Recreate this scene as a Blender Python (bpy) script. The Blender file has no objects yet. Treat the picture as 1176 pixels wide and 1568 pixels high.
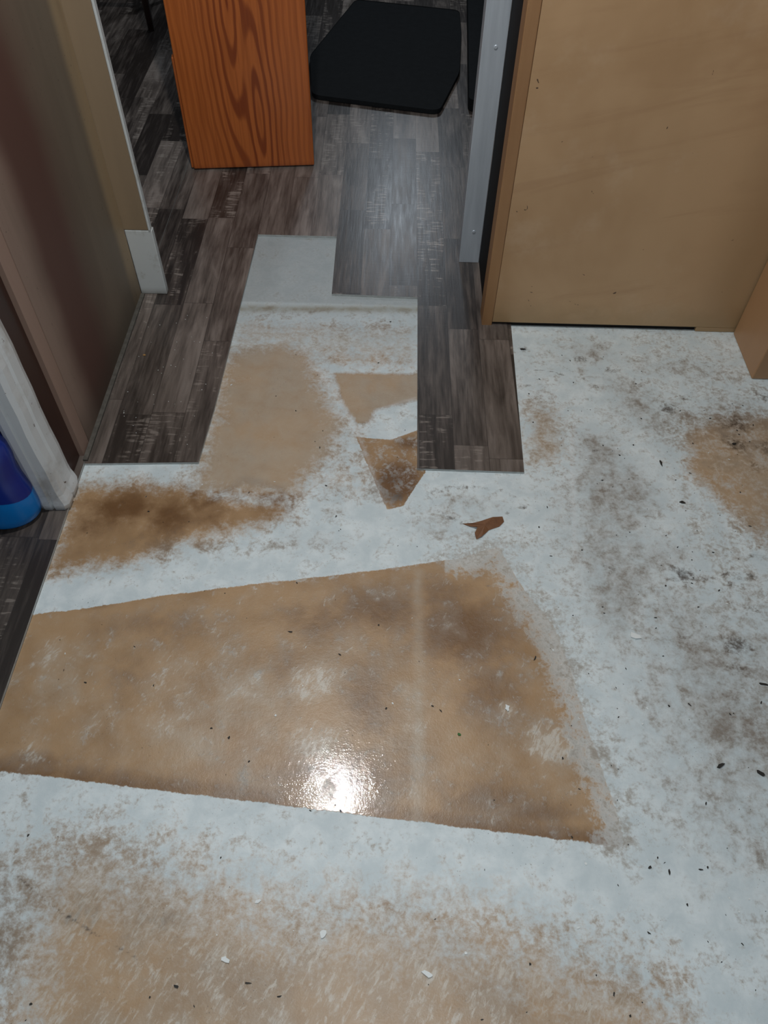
import bpy, bmesh, math, random
import numpy as np
from mathutils import Matrix, Vector
random.seed(7)
sc=bpy.context.scene
sc.view_settings.view_transform='Standard'

# ------------------------------------------------------------------ helpers
class G:
    def __init__(s,name,rough=0.5,spec=0.5):
        s.m=bpy.data.materials.new(name); s.m.use_nodes=True
        s.t=s.m.node_tree; s.b=s.t.nodes['Principled BSDF']
        s.b.inputs['Roughness'].default_value=rough
        s.b.inputs['Specular IOR Level'].default_value=spec
        s.tc=s.t.nodes.new('ShaderNodeTexCoord').outputs['Object']
    def set(s,inp,v):
        if isinstance(v,bpy.types.NodeSocket): s.t.links.new(v,inp)
        elif v is not None: inp.default_value=v
    def new(s,ty): return s.t.nodes.new(ty)
    def ma(s,op,a,b=None,c=None,clamp=False):
        n=s.new('ShaderNodeMath'); n.operation=op; n.use_clamp=clamp
        s.set(n.inputs[0],a); s.set(n.inputs[1],b); s.set(n.inputs[2],c); return n.outputs[0]
    def add(s,a,b): return s.ma('ADD',a,b)
    def mul(s,a,b): return s.ma('MULTIPLY',a,b)
    def jit(s,base,*pairs):
        for n_,k in pairs: base=s.ma('MULTIPLY_ADD',s.add(n_,-.5),k,base)
        return base
    def mix(s,f,a,b,mode='MIX'):
        n=s.new('ShaderNodeMix'); n.data_type='RGBA'; n.blend_type=mode
        s.set(n.inputs[0],f)
        s.set(n.inputs[6],(*a,1) if isinstance(a,tuple) else a)
        s.set(n.inputs[7],(*b,1) if isinstance(b,tuple) else b)
        return n.outputs[2]
    def mr(s,v,a,b,c=0.0,d=1.0,smooth=True):
        n=s.new('ShaderNodeMapRange'); n.interpolation_type='SMOOTHSTEP' if smooth else 'LINEAR'
        s.set(n.inputs['Value'],v)
        for k,x in zip(('From Min','From Max','To Min','To Max'),(a,b,c,d)): n.inputs[k].default_value=x
        return n.outputs['Result']
    def noise(s,scale,detail=4,rough=0.55,dist=0.0,vec=None):
        n=s.new('ShaderNodeTexNoise'); s.set(n.inputs['Vector'],vec or s.tc)
        n.inputs['Scale'].default_value=scale; n.inputs['Detail'].default_value=detail
        n.inputs['Roughness'].default_value=rough; n.inputs['Distortion'].default_value=dist
        return n.outputs[0]
    def vor(s,scale,vec=None,rnd=1.0):
        n=s.new('ShaderNodeTexVoronoi'); s.set(n.inputs['Vector'],vec or s.tc)
        n.inputs['Scale'].default_value=scale; n.inputs['Randomness'].default_value=rnd
        return n.outputs['Distance'],n.outputs['Color']
    def mp(s,loc=(0,0,0),rot=(0,0,0),scale=(1,1,1),vec=None):
        a=s.new('ShaderNodeMapping'); s.set(a.inputs[0],vec or s.tc); a.inputs['Rotation'].default_value=rot
        a.inputs['Location'].default_value=loc
        b=s.new('ShaderNodeMapping'); s.set(b.inputs[0],a.outputs[0]); b.inputs['Scale'].default_value=scale
        return b.outputs[0]
    def xyz(s,vec=None):
        n=s.new('ShaderNodeSeparateXYZ'); s.set(n.inputs[0],vec or s.tc); return n.outputs
    def comb(s,x=0.0,y=0.0,z=0.0):
        n=s.new('ShaderNodeCombineXYZ'); s.set(n.inputs[0],x); s.set(n.inputs[1],y); s.set(n.inputs[2],z); return n.outputs[0]
    def white(s,vec):
        n=s.new('ShaderNodeTexWhiteNoise'); n.noise_dimensions='3D'; s.set(n.inputs['Vector'],vec); return n.outputs[0]
    def at(s,name):
        n=s.new('ShaderNodeAttribute'); n.attribute_name=name; return n.outputs['Fac']
    def bump(s,h,strength=0.3,dist=0.002,coat=None):
        n=s.new('ShaderNodeBump'); n.inputs['Strength'].default_value=strength; n.inputs['Distance'].default_value=dist
        s.set(n.inputs['Height'],h); s.set(s.b.inputs['Normal'],n.outputs[0])
        if coat:
            n=s.new('ShaderNodeBump'); n.inputs['Strength'].default_value=coat; n.inputs['Distance'].default_value=dist
            s.set(n.inputs['Height'],h); s.set(s.b.inputs['Coat Normal'],n.outputs[0])
    def col(s,c): s.set(s.b.inputs['Base Color'],(*c,1) if isinstance(c,tuple) else c)
    def rough(s,v): s.set(s.b.inputs['Roughness'],v)

def obj(name,bm,mats,parent=None,smooth=False):
    me=bpy.data.meshes.new(name); bm.normal_update(); bm.to_mesh(me); bm.free()
    for m in mats: me.materials.append(m)
    if smooth:
        for p in me.polygons: p.use_smooth=True
    o=bpy.data.objects.new(name,me); bpy.context.collection.objects.link(o)
    if parent: o.parent=parent
    return o
def empty(name,loc=(0,0,0)):
    o=bpy.data.objects.new(name,None); bpy.context.collection.objects.link(o); o.location=(0,0,0); o.empty_display_size=.1
    return o
def prism(bm,poly,z0,z1,mtop=0,mside=0):
    lo=[bm.verts.new((x,y,z0)) for x,y in poly]; hi=[bm.verts.new((x,y,z1)) for x,y in poly]
    n=len(poly)
    f=bm.faces.new(hi); f.material_index=mtop
    g=bm.faces.new(lo[::-1]); g.material_index=mside
    out=[f,g]
    for i in range(n):
        q=bm.faces.new((lo[i],lo[(i+1)%n],hi[(i+1)%n],hi[i])); q.material_index=mside; out.append(q)
    return out
def box(bm,x0,x1,y0,y1,z0,z1,mi=0):
    return prism(bm,[(x0,y0),(x1,y0),(x1,y1),(x0,y1)],z0,z1,mi,mi)
def bevel(o,w=.003,seg=2):
    b=o.modifiers.new('bev','BEVEL'); b.width=w; b.segments=seg; b.limit_method='ANGLE'; return o

# ------------------------------------------------------------------ subfloor with surveyed stains (metres)
def P(*a): return [(a[i]/1000,a[i+1]/1000) for i in range(0,len(a),2)]
X0,X1,Y0,Y1=-.645,1.06,-.30,2.06
st=.004
nx=int((X1-X0)/st)+1; ny=int((Y1-Y0)/st)+1
gx=np.linspace(X0,X1,nx); gy=np.linspace(Y0,Y1,ny)
PX,PY=np.meshgrid(gx,gy); PX=PX.ravel(); PY=PY.ravel()
def segd(a,b):
    ax,ay=a; bx,by=b; dx,dy=bx-ax,by-ay; L=dx*dx+dy*dy+1e-12
    t=np.clip(((PX-ax)*dx+(PY-ay)*dy)/L,0,1)
    return np.hypot(PX-ax-t*dx,PY-ay-t*dy)
def sdf(poly):
    d=np.full(PX.shape,9.0); ins=np.zeros(PX.shape,bool)
    n=len(poly)
    for i in range(n):
        a,b=poly[i],poly[(i+1)%n]
        d=np.minimum(d,segd(a,b))
        c=((a[1]>PY)!=(b[1]>PY))
        xx=(b[0]-a[0])*(PY-a[1])/((b[1]-a[1]) if abs(b[1]-a[1])>1e-9 else 1e-9)+a[0]
        ins^=(c&(PX<xx))
    return np.where(ins,d,-d)
def pl(pts): 
    d=np.full(PX.shape,9.0)
    for a,b in zip(pts[:-1],pts[1:]): d=np.minimum(d,segd(a,b))
    return d
def soft(poly,w): return np.clip(.5+sdf(poly)/w,0,1)
def gs(x,y,r,ry=None):
    ry=ry or r
    return np.exp(-(((PX-x/1000)/(r/1000))**2+((PY-y/1000)/(ry/1000))**2))

T1=P(-700,433,388,331,374,429,358,505,341,624,322,716,275,793,254,838,232,895,147,865,37,842,-108,816,-256,792,-413,763,-565,728,-700,706)
T2=P(-510,300,-422,310,-268,272,-119,234,45,240,180,218,308,180,400,140,425,40,420,-300,-520,-300,-500,63,-510,201)
UL=P(-660,1033,-537,1045,-400,1040,-300,1000,-200,1020,-191,960,-250,925,-312,905,-406,870,-507,822,-660,800)
T3=P(-400,1470,-250,1520,-187,1460,-134,1317,-93,1225,-114,1125,-150,1068,-188,1000,-297,1000,-400,1000,-411,1032,-410,1078,-408,1235)
T4=P(-131,1398,90,1401,90,1315,-25,1273,-39,1231,-68,1226,-101,1288)
T5=P(-70,1189,13,1184,90,1225,90,1089,40,992,5,980)
G1=P(424,1233,571,1207,644,1109,659,987,638,872,538,823,445,653,383,718,378,864)
G2=P(423,1442,555,1471,634,1380,703,1274,646,1151,522,1267,443,1351)
G3=P(471,806,745,815,1100,700,900,300,607,300,507,322,448,431,401,601)
RT=P(644,1109,668,1251,779,1290,1100,1320,1100,1000,778,908,746,936)
PP=P(317,1324,407,1306,410,1143,339,1102,298,1110)
hard=np.maximum.reduce([sdf(T1),sdf(T5)-.002])
softm=np.maximum.reduce([soft(T2,.26),soft(UL,.10),soft(T3,.12),soft(T4,.022),soft(PP,.08)*.65,soft(RT,.08)*.78,.50*soft(P(-400,1600,90,1600,90,1400,-400,1400),.08),.42*soft(P(-200,1480,-60,1400,20,1000,-160,1000),.08)])
right=pl(P(388,331,374,429,358,505,341,624,322,716,275,793,254,838,232,895,147,865))
over=np.maximum(np.exp(-(right/.055)**2)*.8*(PX>.12),.45*gs(330,700,90,120))
over=np.maximum(over,.35*np.exp(-(pl(P(147,865,-108,816,-256,792))/.02)**2))
over=np.maximum(over,.18*soft(T1,.02))
over=np.maximum(over,.34*soft(T5,.01))
pale=np.maximum.reduce([.58*soft(T3,.08)*(PY>1.02),.55*soft(T4,.02),.5*soft(PP,.05),.45*soft(RT,.1),.75*np.exp(-(np.abs(PY-1.51)/.05)**2)*(PX<.08),.24*soft(T2,.15),
    .45*gs(-330,480,110,60),.35*gs(60,560,40,90),.35*gs(-560,600,80,90),.4*gs(-220,560,110,80),.3*gs(300,450,60,80),.5*gs(66,350,25,60),
    .5*np.exp(-(pl(P(66,320,70,830))/.016)**2),.15*soft(T1,.02)])
haze=np.zeros(PX.shape)
for x,y,r,a in [(-380,592,90,.6),(-239,571,70,.6),(-117,599,60,.85),(-108,482,60,.8),(67,520,45,.6),(285,492,55,.9),(66,400,45,.6),(-569,459,50,.6),
                (-480,520,90,.5),(-200,480,100,.5),(67,640,50,.5),(330,700,60,.5),(360,600,50,.5),(-590,640,60,.65),(-350,520,70,.6),(221,554,25,.8),(-250,400,60,.4),(-30,360,60,.4),(-300,680,60,.5),(-50,700,60,.5)]:
    haze=np.maximum(haze,a*gs(x,y,r))
haze=np.maximum(haze,.60*soft(T2,.1))
haze=np.maximum(haze,.38*soft(T1,.02))
stain=np.zeros(PX.shape)
for x,y,rx,ry,a in [(-540,970,90,50,1.0),(-440,950,60,60,.85),(-600,920,50,50,.7),(-350,950,50,50,.55),(30,1060,50,60,1.3),(50,1170,40,25,.8),(-230,1000,60,30,.7),(-300,1010,50,30,.6),
                    (150,700,110,90,1.0),(0,740,120,60,.8),(120,780,90,50,.7),(-120,720,100,50,.65),(-60,420,120,70,.9),(-420,700,150,40,.5),(170,400,110,40,.65),
                    (-20,560,50,90,.65),(190,590,70,80,.7),(-300,400,150,25,.5),(-520,740,80,15,.45),(-170,620,40,60,.5),(250,380,90,25,.7),(-560,440,80,25,.65),(-440,600,60,60,.45),(860,1180,60,40,.45),
                    (-300,1200,60,80,.25),(-20,1380,50,30,.4),(-200,150,200,60,.35),(200,130,150,60,.35)]:
    stain=np.maximum(stain,a*np.exp(-(((PX-x/1000)/(rx/1000))**2+((PY-y/1000)/(ry/1000))**2)))
tl=pl(P(-411,1032,-385,970,-340,1010,-297,1053,-218,1029,-191,970))
stain=np.maximum(stain,.60*np.exp(-(tl/.016)**2))
stain=np.maximum(stain,.68*np.exp(-(pl(P(-700,440,388,338))/.024)**2))
stain=np.maximum(stain,.45*np.exp(-(np.abs(sdf(T4))/.006)**2)*(PX<.066))
grey=np.maximum.reduce([.60*soft(G1,.08),.55*soft(G2,.16),.64*soft(G3,.34),.6*gs(800,1250,160,130),.68*gs(900,800,150,220),.5*gs(500,1480,140,80),.5*gs(700,1440,160,70),
   .5*gs(0,1020,60,40),.5*gs(180,1000,100,50),.38*gs(-100,1000,60,60),.45*gs(-540,180,90,200),.45*gs(450,700,90,160),.38*gs(-350,215,250,40),.45*gs(-380,880,120,40),.4*gs(390,950,80,180),.35*gs(100,940,120,60),.38*gs(-140,900,120,40),.4*gs(350,1250,80,120)])
grey=grey*(1-.85*gs(600,960,60,50))*(1-.8*soft(P(560,1240,650,1130,780,930,700,880,600,1000,520,1180),.05))*(1-.7*gs(470,1330,50,60))
grey=np.maximum(grey,.25*np.exp(-(np.abs(PY-1.62)/.03)**2)*(PX<.08))
thin=np.maximum.reduce([.46+0*PX,.76*np.clip(1-right/.17,0,1),.66*np.clip(1-np.abs(sdf(T2))/.16,0,1),.55*gs(-100,960,120,60),.6*np.clip((PX-.35)/.3,0,1),.66*gs(-300,880,200,50),.6*gs(-600,250,100,150)])
thin=thin*(1-.5*gs(150,270,500,30))*(1-.6*gs(-560,760,120,25))
slate=np.maximum(.75*np.clip((PY-1.655)/.01,0,1),.3*np.clip((PY-1.4)/.2,0,1))*(PX<.1)
seam=np.exp(-(np.abs(PY-(1.645+.03*PX))/.014)**2)*(PX<.1)
spots=np.zeros(PX.shape)
for x,y,r,a in [(649,1304,30,.8),(804,1256,44,.7),(780,1194,34,.8),(586,840,34,.85),(467,1468,26,.6),(653,685,34,.85),(333,1499,16,.8),(747,891,26,.6),(15,1064,36,.6),(337,1370,10,.6),(462,1164,9,.8),(793,1456,34,.5),
                (860,1190,40,.6),(700,1340,28,.5),(820,1130,32,.6),(540,1430,34,.5),(600,1400,26,.4),(700,760,30,.5),(640,640,30,.5),(740,640,40,.5),(500,880,20,.4),(30,1020,26,.6),(-470,930,20,.5),(445,850,20,.5),
                (290,1000,12,.7),(150,960,12,.6),(100,1010,10,.6),(-540,980,18,.4),(700,560,30,.4),(560,700,20,.4),(900,1350,40,.6),(340,1110,16,.5),(480,1330,14,.5),(720,1120,18,.5),(160,770,16,.4),(200,800,14,.4),(690,830,36,.5),(620,580,24,.35)]:
    spots=np.maximum(spots,a*gs(x,y,r,r*.7))
for pts,w,a in [(P(91,1030,140,1045,195,1051,250,1040,276,1027,262,990,230,957,195,950,150,954,110,985,91,1030),.007,.50),(P(-543,274,-476,231,-400,195,-333,165),.0025,.6),
                (P(423,1442,470,1400,500,1370),.006,.4),(P(355,1425,400,1420,430,1405),.003,.8),(P(625,830,690,850,760,830),.005,.5),(P(-480,250,-470,190),.003,.4)]:
    spots=np.maximum(spots,a*np.exp(-(pl(pts)/w)**2))
edge=np.zeros(PX.shape)
for pts in [P(-190,1430,-120,1331,-68,1215,5,980),P(410,1143,424,1233),P(380,864,410,1143),P(644,1109,778,908),P(-39,1231,-25,1273,66,1315),P(-68,1215,13,1184,70,1222)]:
    edge=np.maximum(edge,np.exp(-(pl(pts)/.0045)**2))

verts=np.stack([PX,PY,np.zeros(PX.shape)],1).astype(np.float32)
me=bpy.data.meshes.new('floor'); nv=len(verts)
i=np.arange((nx-1)*(ny-1)); r=i//(nx-1); c=i%(nx-1); a=r*nx+c
F=np.stack([a,a+1,a+nx+1,a+nx],1).astype(np.int32)
me.vertices.add(nv); me.vertices.foreach_set('co',verts.ravel())
me.loops.add(F.size); me.loops.foreach_set('vertex_index',F.ravel())
me.polygons.add(len(F)); me.polygons.foreach_set('loop_start',np.arange(0,F.size,4,dtype=np.int32))
me.update(); me.validate()
for nme,arr in (('hard',hard*10),('softm',softm),('haze',haze),('stain',stain),('grey',grey),('spots',spots),('edge',edge),('over',over),('pale',pale),('thin',thin),('slate',slate),('seam',seam)):
    at=me.attributes.new(nme,'FLOAT','POINT'); at.data.foreach_set('value',arr.astype(np.float32))
fl=bpy.data.objects.new('floor',me); bpy.context.collection.objects.link(fl)

g=G('painted_subfloor')
n_big=g.noise(6,3,.6); n_mid=g.noise(20,5,.62,.3); n_blot=g.noise(48,5,.7,.5); n_fine=g.noise(130,4,.7); n_f2=g.noise(380,2,.6)
stv=g.mp(rot=(0,0,math.radians(28)),scale=(1,.34,1))
n_st=g.noise(135,4,.7,.6,vec=stv)
A=g.mr(g.jit(g.at('hard'),(n_fine,.08),(n_mid,.08)),-.012,.012)
Ahard=A
ov=g.mr(g.jit(g.at('over'),(n_blot,1.3),(n_fine,.9),(n_mid,.6),(n_big,.6)),.30,.82)
A=g.mul(A,g.ma('SUBTRACT',1.0,g.mul(ov,.8)))
B=g.mr(g.jit(g.at('softm'),(n_mid,.7),(n_blot,.85),(n_fine,.6)),.18,.90)
tan=g.ma('MAXIMUM',A,B)
hzf=g.mr(g.jit(g.at('haze'),(n_st,1.9),(n_blot,.9),(n_mid,1.1)),.58,1.05)
hz2=g.mr(g.jit(g.at('haze'),(n_mid,1.0),(n_big,.5)),.15,1.1)
pl_=g.mr(g.jit(g.at('pale'),(n_mid,.7),(n_big,.6)),.05,.95)
stn=g.mr(g.jit(g.at('stain'),(n_mid,.9),(n_big,.7),(n_blot,.5)),.08,1.0)
ctan=g.mix(g.mr(n_big,.35,.65),(.43,.28,.15),(.32,.20,.10))
ctan=g.mix(stn,ctan,(.155,.078,.030))
ctan=g.mix(g.mul(pl_,.85),ctan,(.48,.43,.35))
ctan=g.mix(g.ma('MINIMUM',g.add(g.mul(hzf,.6),g.mul(hz2,.36)),.85),ctan,(.62,.59,.52))
cw=g.mix(g.mr(n_mid,.3,.7),(.57,.66,.69),(.74,.82,.84))
th=g.mr(g.jit(g.at('thin'),(n_blot,1.2),(n_fine,1.2),(n_mid,.9),(n_big,.5)),.45,1.05)
cw=g.mix(g.mul(th,.78),cw,(.34,.31,.26))
colr=g.mix(tan,cw,ctan)
colr=g.mix(g.mul(g.at('slate'),g.mr(n_blot,.3,.7,1.0,.8)),colr,(.33,.365,.37))
colr=g.mix(g.mul(g.at('seam'),g.mr(n_mid,.3,.6,.35,.9)),colr,(.30,.28,.21))
gr=g.mr(g.jit(g.at('grey'),(n_mid,1.2),(n_blot,.9),(n_fine,.5),(n_big,.6)),.10,1.15)
colr=g.mix(g.mul(gr,.92),colr,(.205,.172,.138))
s2=g.mr(g.jit(g.at('spots'),(n_fine,1.1),(n_blot,1.5),(n_mid,.9)),.30,1.05)
s2=g.mul(s2,g.mr(g.at('spots'),.03,.3))
colr=g.mix(g.mul(s2,.88),colr,(.06,.045,.035))
vd,vc=g.vor(150)
pep=g.mul(g.mr(vd,.08,.15,1,0),g.mr(g.noise(14,3,.6),.50,.62))
colr=g.mix(g.mul(pep,.5),colr,(.07,.06,.055))
colr=g.mix(g.mul(g.at('edge'),.2),colr,(.8,.83,.84))
g.col(colr)
g.rough(g.ma('MULTIPLY_ADD',n_fine,.2,g.mr(tan,0,1,.42,.27,False)))
g.set(g.b.inputs['Coat Weight'],g.mul(Ahard,g.mr(n_mid,.35,.65,.55,.25))); g.b.inputs['Coat Roughness'].default_value=.05
g.bump(g.add(g.add(g.mul(n_fine,.6),g.mul(n_f2,.25)),g.add(g.mul(n_blot,.6),g.add(g.mul(g.at('edge'),.5),g.mul(tan,-.5)))),.5,.0013,coat=.21)
fl.data.materials.append(g.m)

# ------------------------------------------------------------------ laminate
g=G('grey_laminate',.4)
x,y,z=g.xyz()
xs=g.ma('DIVIDE',g.add(x,.380),.0757); ci=g.ma('FLOOR',xs); fx=g.ma('FRACT',xs)
off=g.white(g.comb(ci,3.1,0.0))
ys=g.add(g.ma('DIVIDE',y,.40),g.mul(off,7.0)); ri=g.ma('FLOOR',ys); fy=g.ma('FRACT',ys)
cell=g.comb(ci,ri,1.7)
rnd=g.white(cell); rnd2=g.white(g.comb(ci,ri,9.3))
pv=g.comb(g.add(x,g.mul(rnd,5.0)),g.mul(y,.07),rnd2)
gr1=g.noise(120,4,.6,.2,vec=pv)
pv2=g.comb(g.add(x,g.mul(rnd2,9.0)),g.mul(y,.16),rnd)
gr2=g.noise(24,4,.6,.5,vec=pv2)
saw=g.noise(130,2,.6,.2,vec=g.comb(g.mul(x,.16),y,rnd))
tone=g.jit(g.mul(rnd,.70),(gr1,1.1),(gr2,1.2))
c1=g.mix(g.mr(tone,-.05,1.05),(.030,.023,.020),(.24,.20,.175))
sw=g.mul(g.mr(saw,.54,.62),g.mul(g.mr(gr2,.46,.58),g.mr(rnd2,.60,.68)))
c1=g.mix(g.mul(sw,.6),c1,(.40,.35,.31))
wz=g.mul(g.mr(gr2,.52,.74),g.mr(rnd,.3,.75))
c1=g.mix(g.mul(wz,.6),c1,(.34,.295,.265))
ln=g.ma('MINIMUM',g.mul(g.ma('MINIMUM',fx,g.ma('SUBTRACT',1.0,fx)),.0757),g.mul(g.ma('MINIMUM',fy,g.ma('SUBTRACT',1.0,fy)),.40))
c1=g.mix(g.mr(ln,.0003,.0012,.6,0),c1,(.014,.012,.012))
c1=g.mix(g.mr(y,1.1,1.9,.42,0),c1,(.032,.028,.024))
g.col(c1); g.rough(g.add(g.mul(gr1,.2),.25)); g.bump(g.add(gr1,g.mul(saw,.4)),.3,.0007)
lam=g.m
g=G('laminate_cut_edge',.6); g.col(g.mix(g.noise(90),(.55,.60,.60),(.30,.30,.28))); lame=g.m
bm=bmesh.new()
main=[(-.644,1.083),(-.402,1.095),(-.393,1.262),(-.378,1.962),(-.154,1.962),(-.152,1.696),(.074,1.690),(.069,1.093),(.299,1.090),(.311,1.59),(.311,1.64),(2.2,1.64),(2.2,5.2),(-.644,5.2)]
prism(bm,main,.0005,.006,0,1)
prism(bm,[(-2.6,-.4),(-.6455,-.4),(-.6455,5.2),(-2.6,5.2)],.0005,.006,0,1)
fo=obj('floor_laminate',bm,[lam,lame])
g=G('under_slab',.8); g.col((.2,.17,.14))
bm=bmesh.new(); box(bm,-2.6,2.2,-.4,5.2,-.06,-.001); obj('floor_base',bm,[g.m])

# ------------------------------------------------------------------ left partition
g=G('aged_panel',.55)
x,y,z=g.xyz()
nn=g.noise(3,3,.6); nv2=g.noise(9,4,.6,vec=g.mp(scale=(1,1,.12)))
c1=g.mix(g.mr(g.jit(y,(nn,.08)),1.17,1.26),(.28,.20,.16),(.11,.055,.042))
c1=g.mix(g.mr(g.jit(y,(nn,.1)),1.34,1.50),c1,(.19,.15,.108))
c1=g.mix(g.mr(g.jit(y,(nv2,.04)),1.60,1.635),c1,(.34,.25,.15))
c1=g.mix(g.mul(g.mr(nv2,.45,.7),.45),c1,(.12,.09,.065))
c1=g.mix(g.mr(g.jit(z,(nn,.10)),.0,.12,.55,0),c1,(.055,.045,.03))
c1=g.mix(g.mul(g.mr(g.noise(160,2),.70,.74),.5),c1,(.04,.03,.02))
g.col(c1); panel=g.m
g=G('dark_brown_wood',.35); g.col(g.mix(g.noise(20,4,.6,vec=g.mp(scale=(1,1,.1))),(.018,.008,.006),(.06,.025,.018))); dbrown=g.m
g=G('pinkish_wood',.5); g.col(g.mix(g.noise(20,4,.6,vec=g.mp(scale=(1,1,.1))),(.27,.18,.14),(.36,.25,.20))); pink=g.m
g=G('black_gap',.8,.2); g.col((.008,.007,.007)); black=g.m
g=G('dirty_caulk',.7); g.col(g.mix(g.noise(70,4,.7),(.02,.018,.014),(.16,.15,.13))); caulk=g.m
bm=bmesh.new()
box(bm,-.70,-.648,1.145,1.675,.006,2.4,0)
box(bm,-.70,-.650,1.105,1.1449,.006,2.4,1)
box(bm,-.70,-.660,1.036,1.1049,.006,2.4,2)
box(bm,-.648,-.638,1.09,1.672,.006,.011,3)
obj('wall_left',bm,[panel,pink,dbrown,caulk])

g=G('tan_post_wood',.5); g.col(g.mix(g.noise(14,4,.6,vec=g.mp(scale=(1,1,.1))),(.34,.25,.155),(.23,.17,.11))); tanw=g.m
g=G('white_paint_worn',.45)
c1=g.mix(g.mr(g.noise(18,5,.7),.5,.72),(.62,.66,.66),(.40,.40,.36)); c1=g.mix(g.mr(g.xyz()[2],.0,.03,.6,0),c1,(.12,.10,.07))
g.col(c1); g.bump(g.noise(60,4),.3,.001); wpaint=g.m
bm=bmesh.new()
box(bm,-.70,-.589,1.6765,1.69,.19,2.4,0)
box(bm,-.5888,-.583,1.674,1.69,.19,2.4,1)
box(bm,-.648,-.581,1.6765,1.695,.006,.1895,1)
bevel(obj('trim_1',bm,[tanw,wpaint]),.002)

bm=bmesh.new()
prof=[(-.700,.962),(-.690,.957),(-.676,.957),(-.672,.963),(-.668,.957),(-.654,.958),(-.646,.966),(-.645,.985),(-.650,.990),(-.645,.995),(-.645,1.02),(-.650,1.035),(-.700,1.035)]
rings=[]
zs=[.006,.012,.02,.03,.045,.06,.09]+[.12+.05*k for k in range(45)]
for zz in zs:
    fl_=.006*math.exp(-((zz-.02)/.018)**2)
    wv=.0010*math.sin(zz*23)+.0008*math.sin(zz*51+1)
    rings.append([bm.verts.new((px+(fl_+wv if px>-.66 else 0),py+(-fl_*.6+wv*.5 if py<.98 else 0),zz)) for px,py in prof])
n=len(prof)
for a_,b_ in zip(rings[:-1],rings[1:]):
    for k in range(n): bm.faces.new((a_[k],a_[(k+1)%n],b_[(k+1)%n],b_[k]))
bm.faces.new(rings[-1]); bm.faces.new(rings[0][::-1])
g=G('white_gloss_paint',.35)
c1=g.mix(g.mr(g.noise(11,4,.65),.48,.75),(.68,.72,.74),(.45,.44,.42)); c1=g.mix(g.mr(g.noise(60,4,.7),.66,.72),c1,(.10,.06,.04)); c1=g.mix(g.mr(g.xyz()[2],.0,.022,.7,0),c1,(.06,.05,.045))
g.col(c1); g.bump(g.noise(35,4,.6),.2,.001)
bmesh.ops.recalc_face_normals(bm,faces=bm.faces[:])
obj('door_jamb',bm,[g.m])

# ------------------------------------------------------------------ right partition (plywood)
g=G('plywood',.42)
nl=g.noise(2.2,4,.6,.3); ng=g.noise(16,4,.6,.8,vec=g.mp(scale=(.12,1,1.0),rot=(0,math.radians(12),0)))
c1=g.mix(g.mr(nl,.35,.65),(.44,.265,.13),(.54,.345,.185))
c1=g.mix(g.mul(g.mr(ng,.5,.75),.4),c1,(.38,.215,.105))
c1=g.mix(g.mul(g.mr(g.noise(5,5,.7),.52,.72),.35),c1,(.60,.43,.28))
xz=g.xyz()
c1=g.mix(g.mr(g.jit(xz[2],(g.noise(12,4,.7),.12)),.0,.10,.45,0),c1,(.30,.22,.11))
c1=g.mix(g.mr(g.noise(45,2,.5,1.5),.755,.78),c1,(.10,.055,.03))
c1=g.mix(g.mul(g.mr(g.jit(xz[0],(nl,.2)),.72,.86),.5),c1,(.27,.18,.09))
g.col(c1); g.bump(g.noise(90,3),.12,.001); ply=g.m
g=G('raw_wood_edge',.5); g.col(g.mix(g.noise(40,4,.6,vec=g.mp(scale=(1,1,.08))),(.26,.125,.05),(.42,.24,.11))); edgew=g.m
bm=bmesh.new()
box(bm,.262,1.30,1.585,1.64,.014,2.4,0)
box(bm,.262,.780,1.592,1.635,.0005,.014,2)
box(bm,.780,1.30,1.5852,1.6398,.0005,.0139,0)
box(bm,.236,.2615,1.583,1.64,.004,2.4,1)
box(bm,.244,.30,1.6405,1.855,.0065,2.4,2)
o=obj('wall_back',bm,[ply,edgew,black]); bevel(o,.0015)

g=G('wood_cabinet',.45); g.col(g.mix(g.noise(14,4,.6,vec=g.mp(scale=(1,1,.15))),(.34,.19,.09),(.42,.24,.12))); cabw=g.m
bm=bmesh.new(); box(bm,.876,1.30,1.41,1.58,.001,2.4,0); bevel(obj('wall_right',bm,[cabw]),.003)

g=G('brushed_aluminium',.32); g.b.inputs['Metallic'].default_value=.35
nb=g.noise(60,4,.6,vec=g.mp(scale=(1,1,.08)))
g.col(g.mix(nb,(.42,.48,.54),(.70,.77,.84))); g.rough(g.add(g.mul(nb,.3),.22)); g.bump(g.noise(30,3,.6),.2,.001)
bm=bmesh.new()
prism(bm,[(.189,1.852),(.243,1.852),(.243,1.858),(.195,1.858),(.195,1.90),(.189,1.90)],.006,2.4)
for zz in (.10,.55,1.1,1.7):
    bmesh.ops.create_cone(bm,cap_ends=True,segments=14,radius1=.005,radius2=.004,depth=.002,matrix=Matrix.Translation((.22,1.851,zz))@Matrix.Rotation(math.pi/2,4,'X'))
bevel(obj('aluminium_door_frame_strip',bm,[g.m]),.001)

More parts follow.
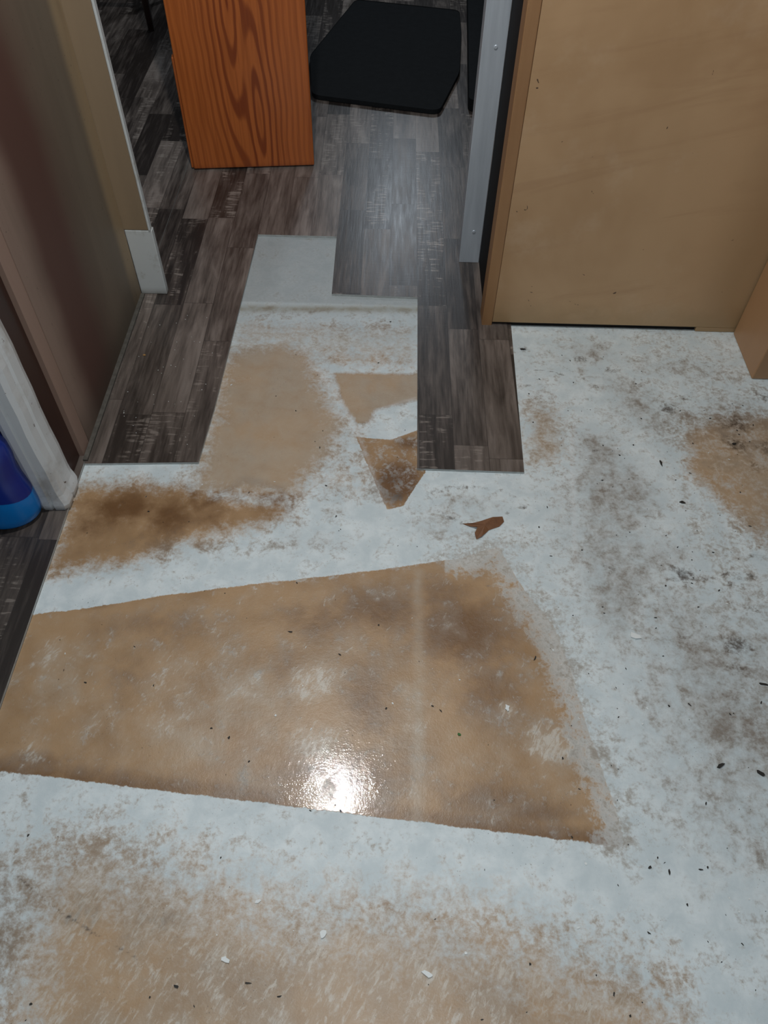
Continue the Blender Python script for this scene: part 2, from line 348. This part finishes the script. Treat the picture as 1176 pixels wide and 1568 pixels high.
# ------------------------------------------------------------------ orange pine door
g=G('varnished_pine',.28)
x,y,z=g.xyz()
wob=g.noise(4,2,.5)
def knot(cx,cz,kx,kz):
    dx=g.mul(g.jit(g.add(x,-cx),(wob,.03)),kx); dz=g.mul(g.add(z,-cz),kz)
    return g.ma('SQRT',g.add(g.mul(dx,dx),g.mul(dz,dz)))
f1=knot(-.455,.47,1,.12); f2=knot(-.400,.17,1,.11)
f=g.ma('SMOOTH_MIN',g.add(f1,.004),g.add(f2,.010),.03)
fd=g.jit(f,(g.noise(30,3,.6,vec=g.mp(scale=(1,1,.1))),.006))
lines=g.ma('SINE',g.mul(fd,370.0))
fine=g.noise(150,4,.6,vec=g.mp(scale=(1,1,.03)))
amp=g.mr(f,.03,.12,.9,.28)
c1=g.mix(g.mul(g.mr(lines,-.1,.9),amp),(.53,.145,.032),(.22,.040,.009))
c1=g.mix(g.mul(g.mr(fine,.42,.68),.5),c1,(.32,.075,.015))
c1=g.mix(g.mr(f,.0,.016,.5,0),c1,(.22,.032,.006))
c1=g.mix(g.mr(z,.0,.03,.4,0),c1,(.15,.03,.008))
g.col(c1); pine=g.m
bm=bmesh.new()
L_=.374
ca,sa=.9937,.1122
def R(px,py): return (-.618+px*ca-py*sa,2.304+px*sa+py*ca)
prism(bm,[R(0,0),R(L_,0),R(L_,.035),R(0,.035)],.010,2.0)
prism(bm,[R(-.008,.006),R(-.0005,.006),R(-.0005,.035),R(-.008,.035)],.010,.33)
bevel(obj('pine_door',bm,[pine]),.004,3)

# ------------------------------------------------------------------ black mats
def round_poly(pts,r,k=6):
    out=[]; n=len(pts)
    for i in range(n):
        p0,p1,p2=[Vector(pts[(i+j-1)%n]) for j in range(3)]
        a=(p0-p1); b=(p2-p1); rr=min(r,a.length*.45,b.length*.45)
        A_=p1+a.normalized()*rr; B_=p1+b.normalized()*rr
        for t in range(k+1):
            t/=k; q=A_*(1-t)**2+p1*2*t*(1-t)+B_*t*t; out.append((q.x,q.y))
    return out
g=G('black_rubber',.8,.12); g.col(g.mix(g.noise(40,3),(.007,.008,.009),(.014,.016,.018))); g.bump(g.noise(300,2),.4,.001); rub=g.m
def mat_slab(name,pts,h,r=.05):
    rp=round_poly(pts,r)
    if sum(rp[i][0]*rp[(i+1)%len(rp)][1]-rp[(i+1)%len(rp)][0]*rp[i][1] for i in range(len(rp)))<0: rp=rp[::-1]
    bm=bmesh.new(); prism(bm,rp,.0065,h)
    top=max(bm.faces,key=lambda f:f.calc_center_median().z)
    bmesh.ops.inset_region(bm,faces=[top],thickness=.012); 
    for v in top.verts: v.co.z-=.006
    bevel(obj(name,bm,[rub]),.003)
mat_slab('black_floor_mat',P(-173,3699,261,3607,259,3374,237,3019,155,2708,-290,2806,-322,3127),.026,.035)
mat_slab('black_floor_mat',P(255,2740,340,2735,470,3800,300,3800,266,3000),.05,.03)

# ------------------------------------------------------------------ stool whose leg shows beyond the doorway
st_=empty('wooden_stool')
g=G('dark_stool_wood',.4); g.col(g.mix(g.noise(12),(.02,.012,.01),(.05,.025,.02))); dk=g.m
bm=bmesh.new()
prism(bm,round_poly([(-1.30,3.36),(-.96,3.36),(-.96,3.70),(-1.30,3.70)],.04),.43,.46); bevel(obj('seat',bm,[dk],st_),.006)
for k,(lx,ly) in enumerate([(-1.27,3.39),(-.99,3.39),(-1.27,3.67),(-.99,3.67)]):
    bm=bmesh.new(); sx=-.02 if lx<-1.1 else .02; sy=-.02 if ly<3.5 else .02
    rr=[]
    for zz,w_ in ((.006,.013),(.2,.016),(.43,.019)):
        o_=(1-zz/.43); cx=lx+sx*o_; cy=ly+sy*o_
        rr.append([bm.verts.new((cx+w_*math.cos(t*math.pi/6),cy+w_*math.sin(t*math.pi/6),zz)) for t in range(12)])
    for a_,b_ in zip(rr[:-1],rr[1:]):
        for t in range(12): bm.faces.new((a_[t],a_[(t+1)%12],b_[(t+1)%12],b_[t]))
    bm.faces.new(rr[-1]); bm.faces.new(rr[0][::-1])
    obj('leg_%d'%(k+1),bm,[dk],st_,True)
bm=bmesh.new()
for y_ in (3.385,3.675): box(bm,-1.27,-.99,y_-.008,y_+.008,.19,.21)
obj('stretcher',bm,[dk],st_)

# ------------------------------------------------------------------ blue bottle
g=G('blue_plastic',.25)
z=g.xyz()[2]
c1=g.mix(g.mr(g.add(z,g.mul(g.xyz()[0],.3)),-.13,-.128),(.0,.20,.62),(.004,.022,.22))
g.col(c1); blue=g.m
g=G('white_cap_plastic',.35); g.col((.75,.78,.8)); capm=g.m
bt=empty('detergent_bottle')
def lathe(name,prof,cx,cy,sx,sy,m,seg=40):
    bm=bmesh.new(); rr=[]
    for r_,z_ in prof: rr.append([bm.verts.new((cx+sx*r_*math.cos(2*math.pi*t/seg),cy+sy*r_*math.sin(2*math.pi*t/seg),z_)) for t in range(seg)])
    for a_,b_ in zip(rr[:-1],rr[1:]):
        for t in range(seg): bm.faces.new((a_[t],a_[(t+1)%seg],b_[(t+1)%seg],b_[t]))
    bm.faces.new(rr[-1]); bm.faces.new(rr[0][::-1]); return obj(name,bm,[m],bt,True)
lathe('body',[(.040,.006),(.052,.009),(.058,.018),(.060,.035),(.060,.09),(.056,.12),(.055,.15),(.058,.18),(.057,.21),(.045,.245),(.025,.265),(.018,.275),(.018,.285)],-.762,.945,1.2,.85,blue)
lathe('cap',[(.022,.286),(.023,.288),(.023,.315),(.020,.32),(.012,.322)],-.762,.945,1,1,capm)

# ------------------------------------------------------------------ debris
g=G('dark_grit',.7); g.col((.02,.018,.015)); m0=g.m
g=G('paint_flake_white',.5); g.col((.75,.8,.8)); m1=g.m
g=G('leaf_green',.6); g.col((.03,.13,.02)); m2=g.m
g=G('tan_crumb',.7); g.col((.35,.2,.07)); m3=g.m
bm=bmesh.new()
def shard(x_,y_,r_,mi,asp=1.0,z0=.0004):
    k=random.randint(6,9); th=random.random()*6.28; ps=[]
    for t in range(k):
        a_=6.283*t/k+random.uniform(-.3,.3); q=r_*random.uniform(.45,1.15)
        u_,v_=q*math.cos(a_)*asp,q*math.sin(a_)/asp
        ps.append((x_+u_*math.cos(th)-v_*math.sin(th),y_+u_*math.sin(th)+v_*math.cos(th)))
    prism(bm,ps,z0,z0+r_*.35,mi,mi)
for x_,y_,r_,mi in [(629,451,6,0),(568,464,6,0),(418,303,3,0),(447,297,3,0),(467,700,9,1),(136,505,4,2),(279,651,4,0),(-166,692,3,0),(-271,133,4,0),(-173,139,3,0),(602,1130,5,0),(625,1021,5,0),(680,611,5,0),(4,1593,2.5,0),
    (-208,166,6,1),(-72,202,6,1),(78,155,7,1),(221,554,6,1),(-171,243,4,1),(-250,489,2.5,0),(218,1321,2.5,0),(333,1499,5,0),(780,1194,5,0)]:
    shard(x_/1000,y_/1000,r_/1000,mi,random.uniform(1.0,1.9))
for k in range(450):
    x_=random.uniform(.3,1.0) if random.random()<.6 else random.uniform(-.6,.9); y_=random.uniform(.05,1.5)
    if -.66<x_<-.37 and y_>1.05: continue
    if .05<x_<.33 and y_>1.07: continue
    if y_>1.38 and x_>.83: continue
    shard(x_,y_,random.choice([.0009,.0012,.0016,.0022]),0 if random.random()<.72 else 1,random.uniform(.9,1.8))
shard(-.590,1.435,.004,3,1,.0066)
for k in range(40):
    shard(random.uniform(-.63,-.42),random.uniform(1.12,1.6),random.uniform(.0007,.0014),1,1.2,.0064)
obj('floor_debris',bm,[m0,m1,m2,m3])
g=G('veneer_brown',.6); g.col(g.mix(g.noise(60,4,.7),(.10,.04,.018),(.26,.12,.05)))
bm=bmesh.new()
cp=[(.160,.951,.001),(.180,.949,.006),(.199,.957,.004),(.222,.963,.010),(.243,.968,.006),(.246,.958,.002),(.236,.946,.001),(.214,.936,.001),(.198,.918,.004),(.187,.912,.001),(.184,.925,.006),(.190,.938,.008),(.176,.943,.003)]
cv=[bm.verts.new(p) for p in cp]; c0=bm.verts.new((.205,.944,.007))
for k in range(len(cv)): bm.faces.new((cv[k],cv[(k+1)%len(cv)],c0))
bmesh.ops.recalc_face_normals(bm,faces=bm.faces[:])
o=obj('torn_veneer_chip',bm,[g.m]); s=o.modifiers.new('s','SOLIDIFY'); s.thickness=.0012; s.offset=1

# ------------------------------------------------------------------ far room shell
g=G('dark_far_wall',.8); g.col(g.mix(g.noise(3),(.03,.028,.024),(.06,.05,.04)))
bm=bmesh.new(); box(bm,-2.6,2.2,5.2,5.25,0,2.4); obj('wall_far',bm,[g.m])

# ------------------------------------------------------------------ lights
def pt(name,loc,e,r,c):
    l=bpy.data.lights.new(name,'POINT'); l.energy=e; l.shadow_soft_size=r; l.color=c
    o=bpy.data.objects.new(name,l); o.location=loc; bpy.context.collection.objects.link(o)
pt('ceiling_lamp_light',(-.174,1.077,2.1),58,.02,(1,.99,.97))
pt('camera_fill_light',(.03,-.05,1.28),18,.02,(.95,.98,1))  # fill added near the camera to brighten the view, not a known flash
l=bpy.data.lights.new('far_room_lamp','AREA'); l.shape='RECTANGLE'; l.size=.25; l.size_y=.4; l.energy=9; l.color=(.8,.9,1)
o=bpy.data.objects.new('far_room_lamp',l); o.location=(.05,5.0,1.85); bpy.context.collection.objects.link(o)
o.rotation_euler=(Vector((0,2.0,0))-Vector(o.location)).to_track_quat('-Z','Y').to_euler()
w=bpy.data.worlds.new('world'); sc.world=w; w.use_nodes=True
w.node_tree.nodes['Background'].inputs[0].default_value=(.6,.75,.9,1); w.node_tree.nodes['Background'].inputs[1].default_value=.10

# ------------------------------------------------------------------ camera
cam=bpy.data.cameras.new('camera'); co=bpy.data.objects.new('camera',cam); bpy.context.collection.objects.link(co)
M=Matrix.Rotation(math.radians(38),3,'X')@Matrix.Rotation(math.radians(1.44),3,'Z')
co.location=(0,0,1.25); co.rotation_euler=M.to_euler()
cam.sensor_fit='VERTICAL'; cam.sensor_height=24; cam.lens=24*1178/1568; cam.clip_start=.01
sc.camera=co
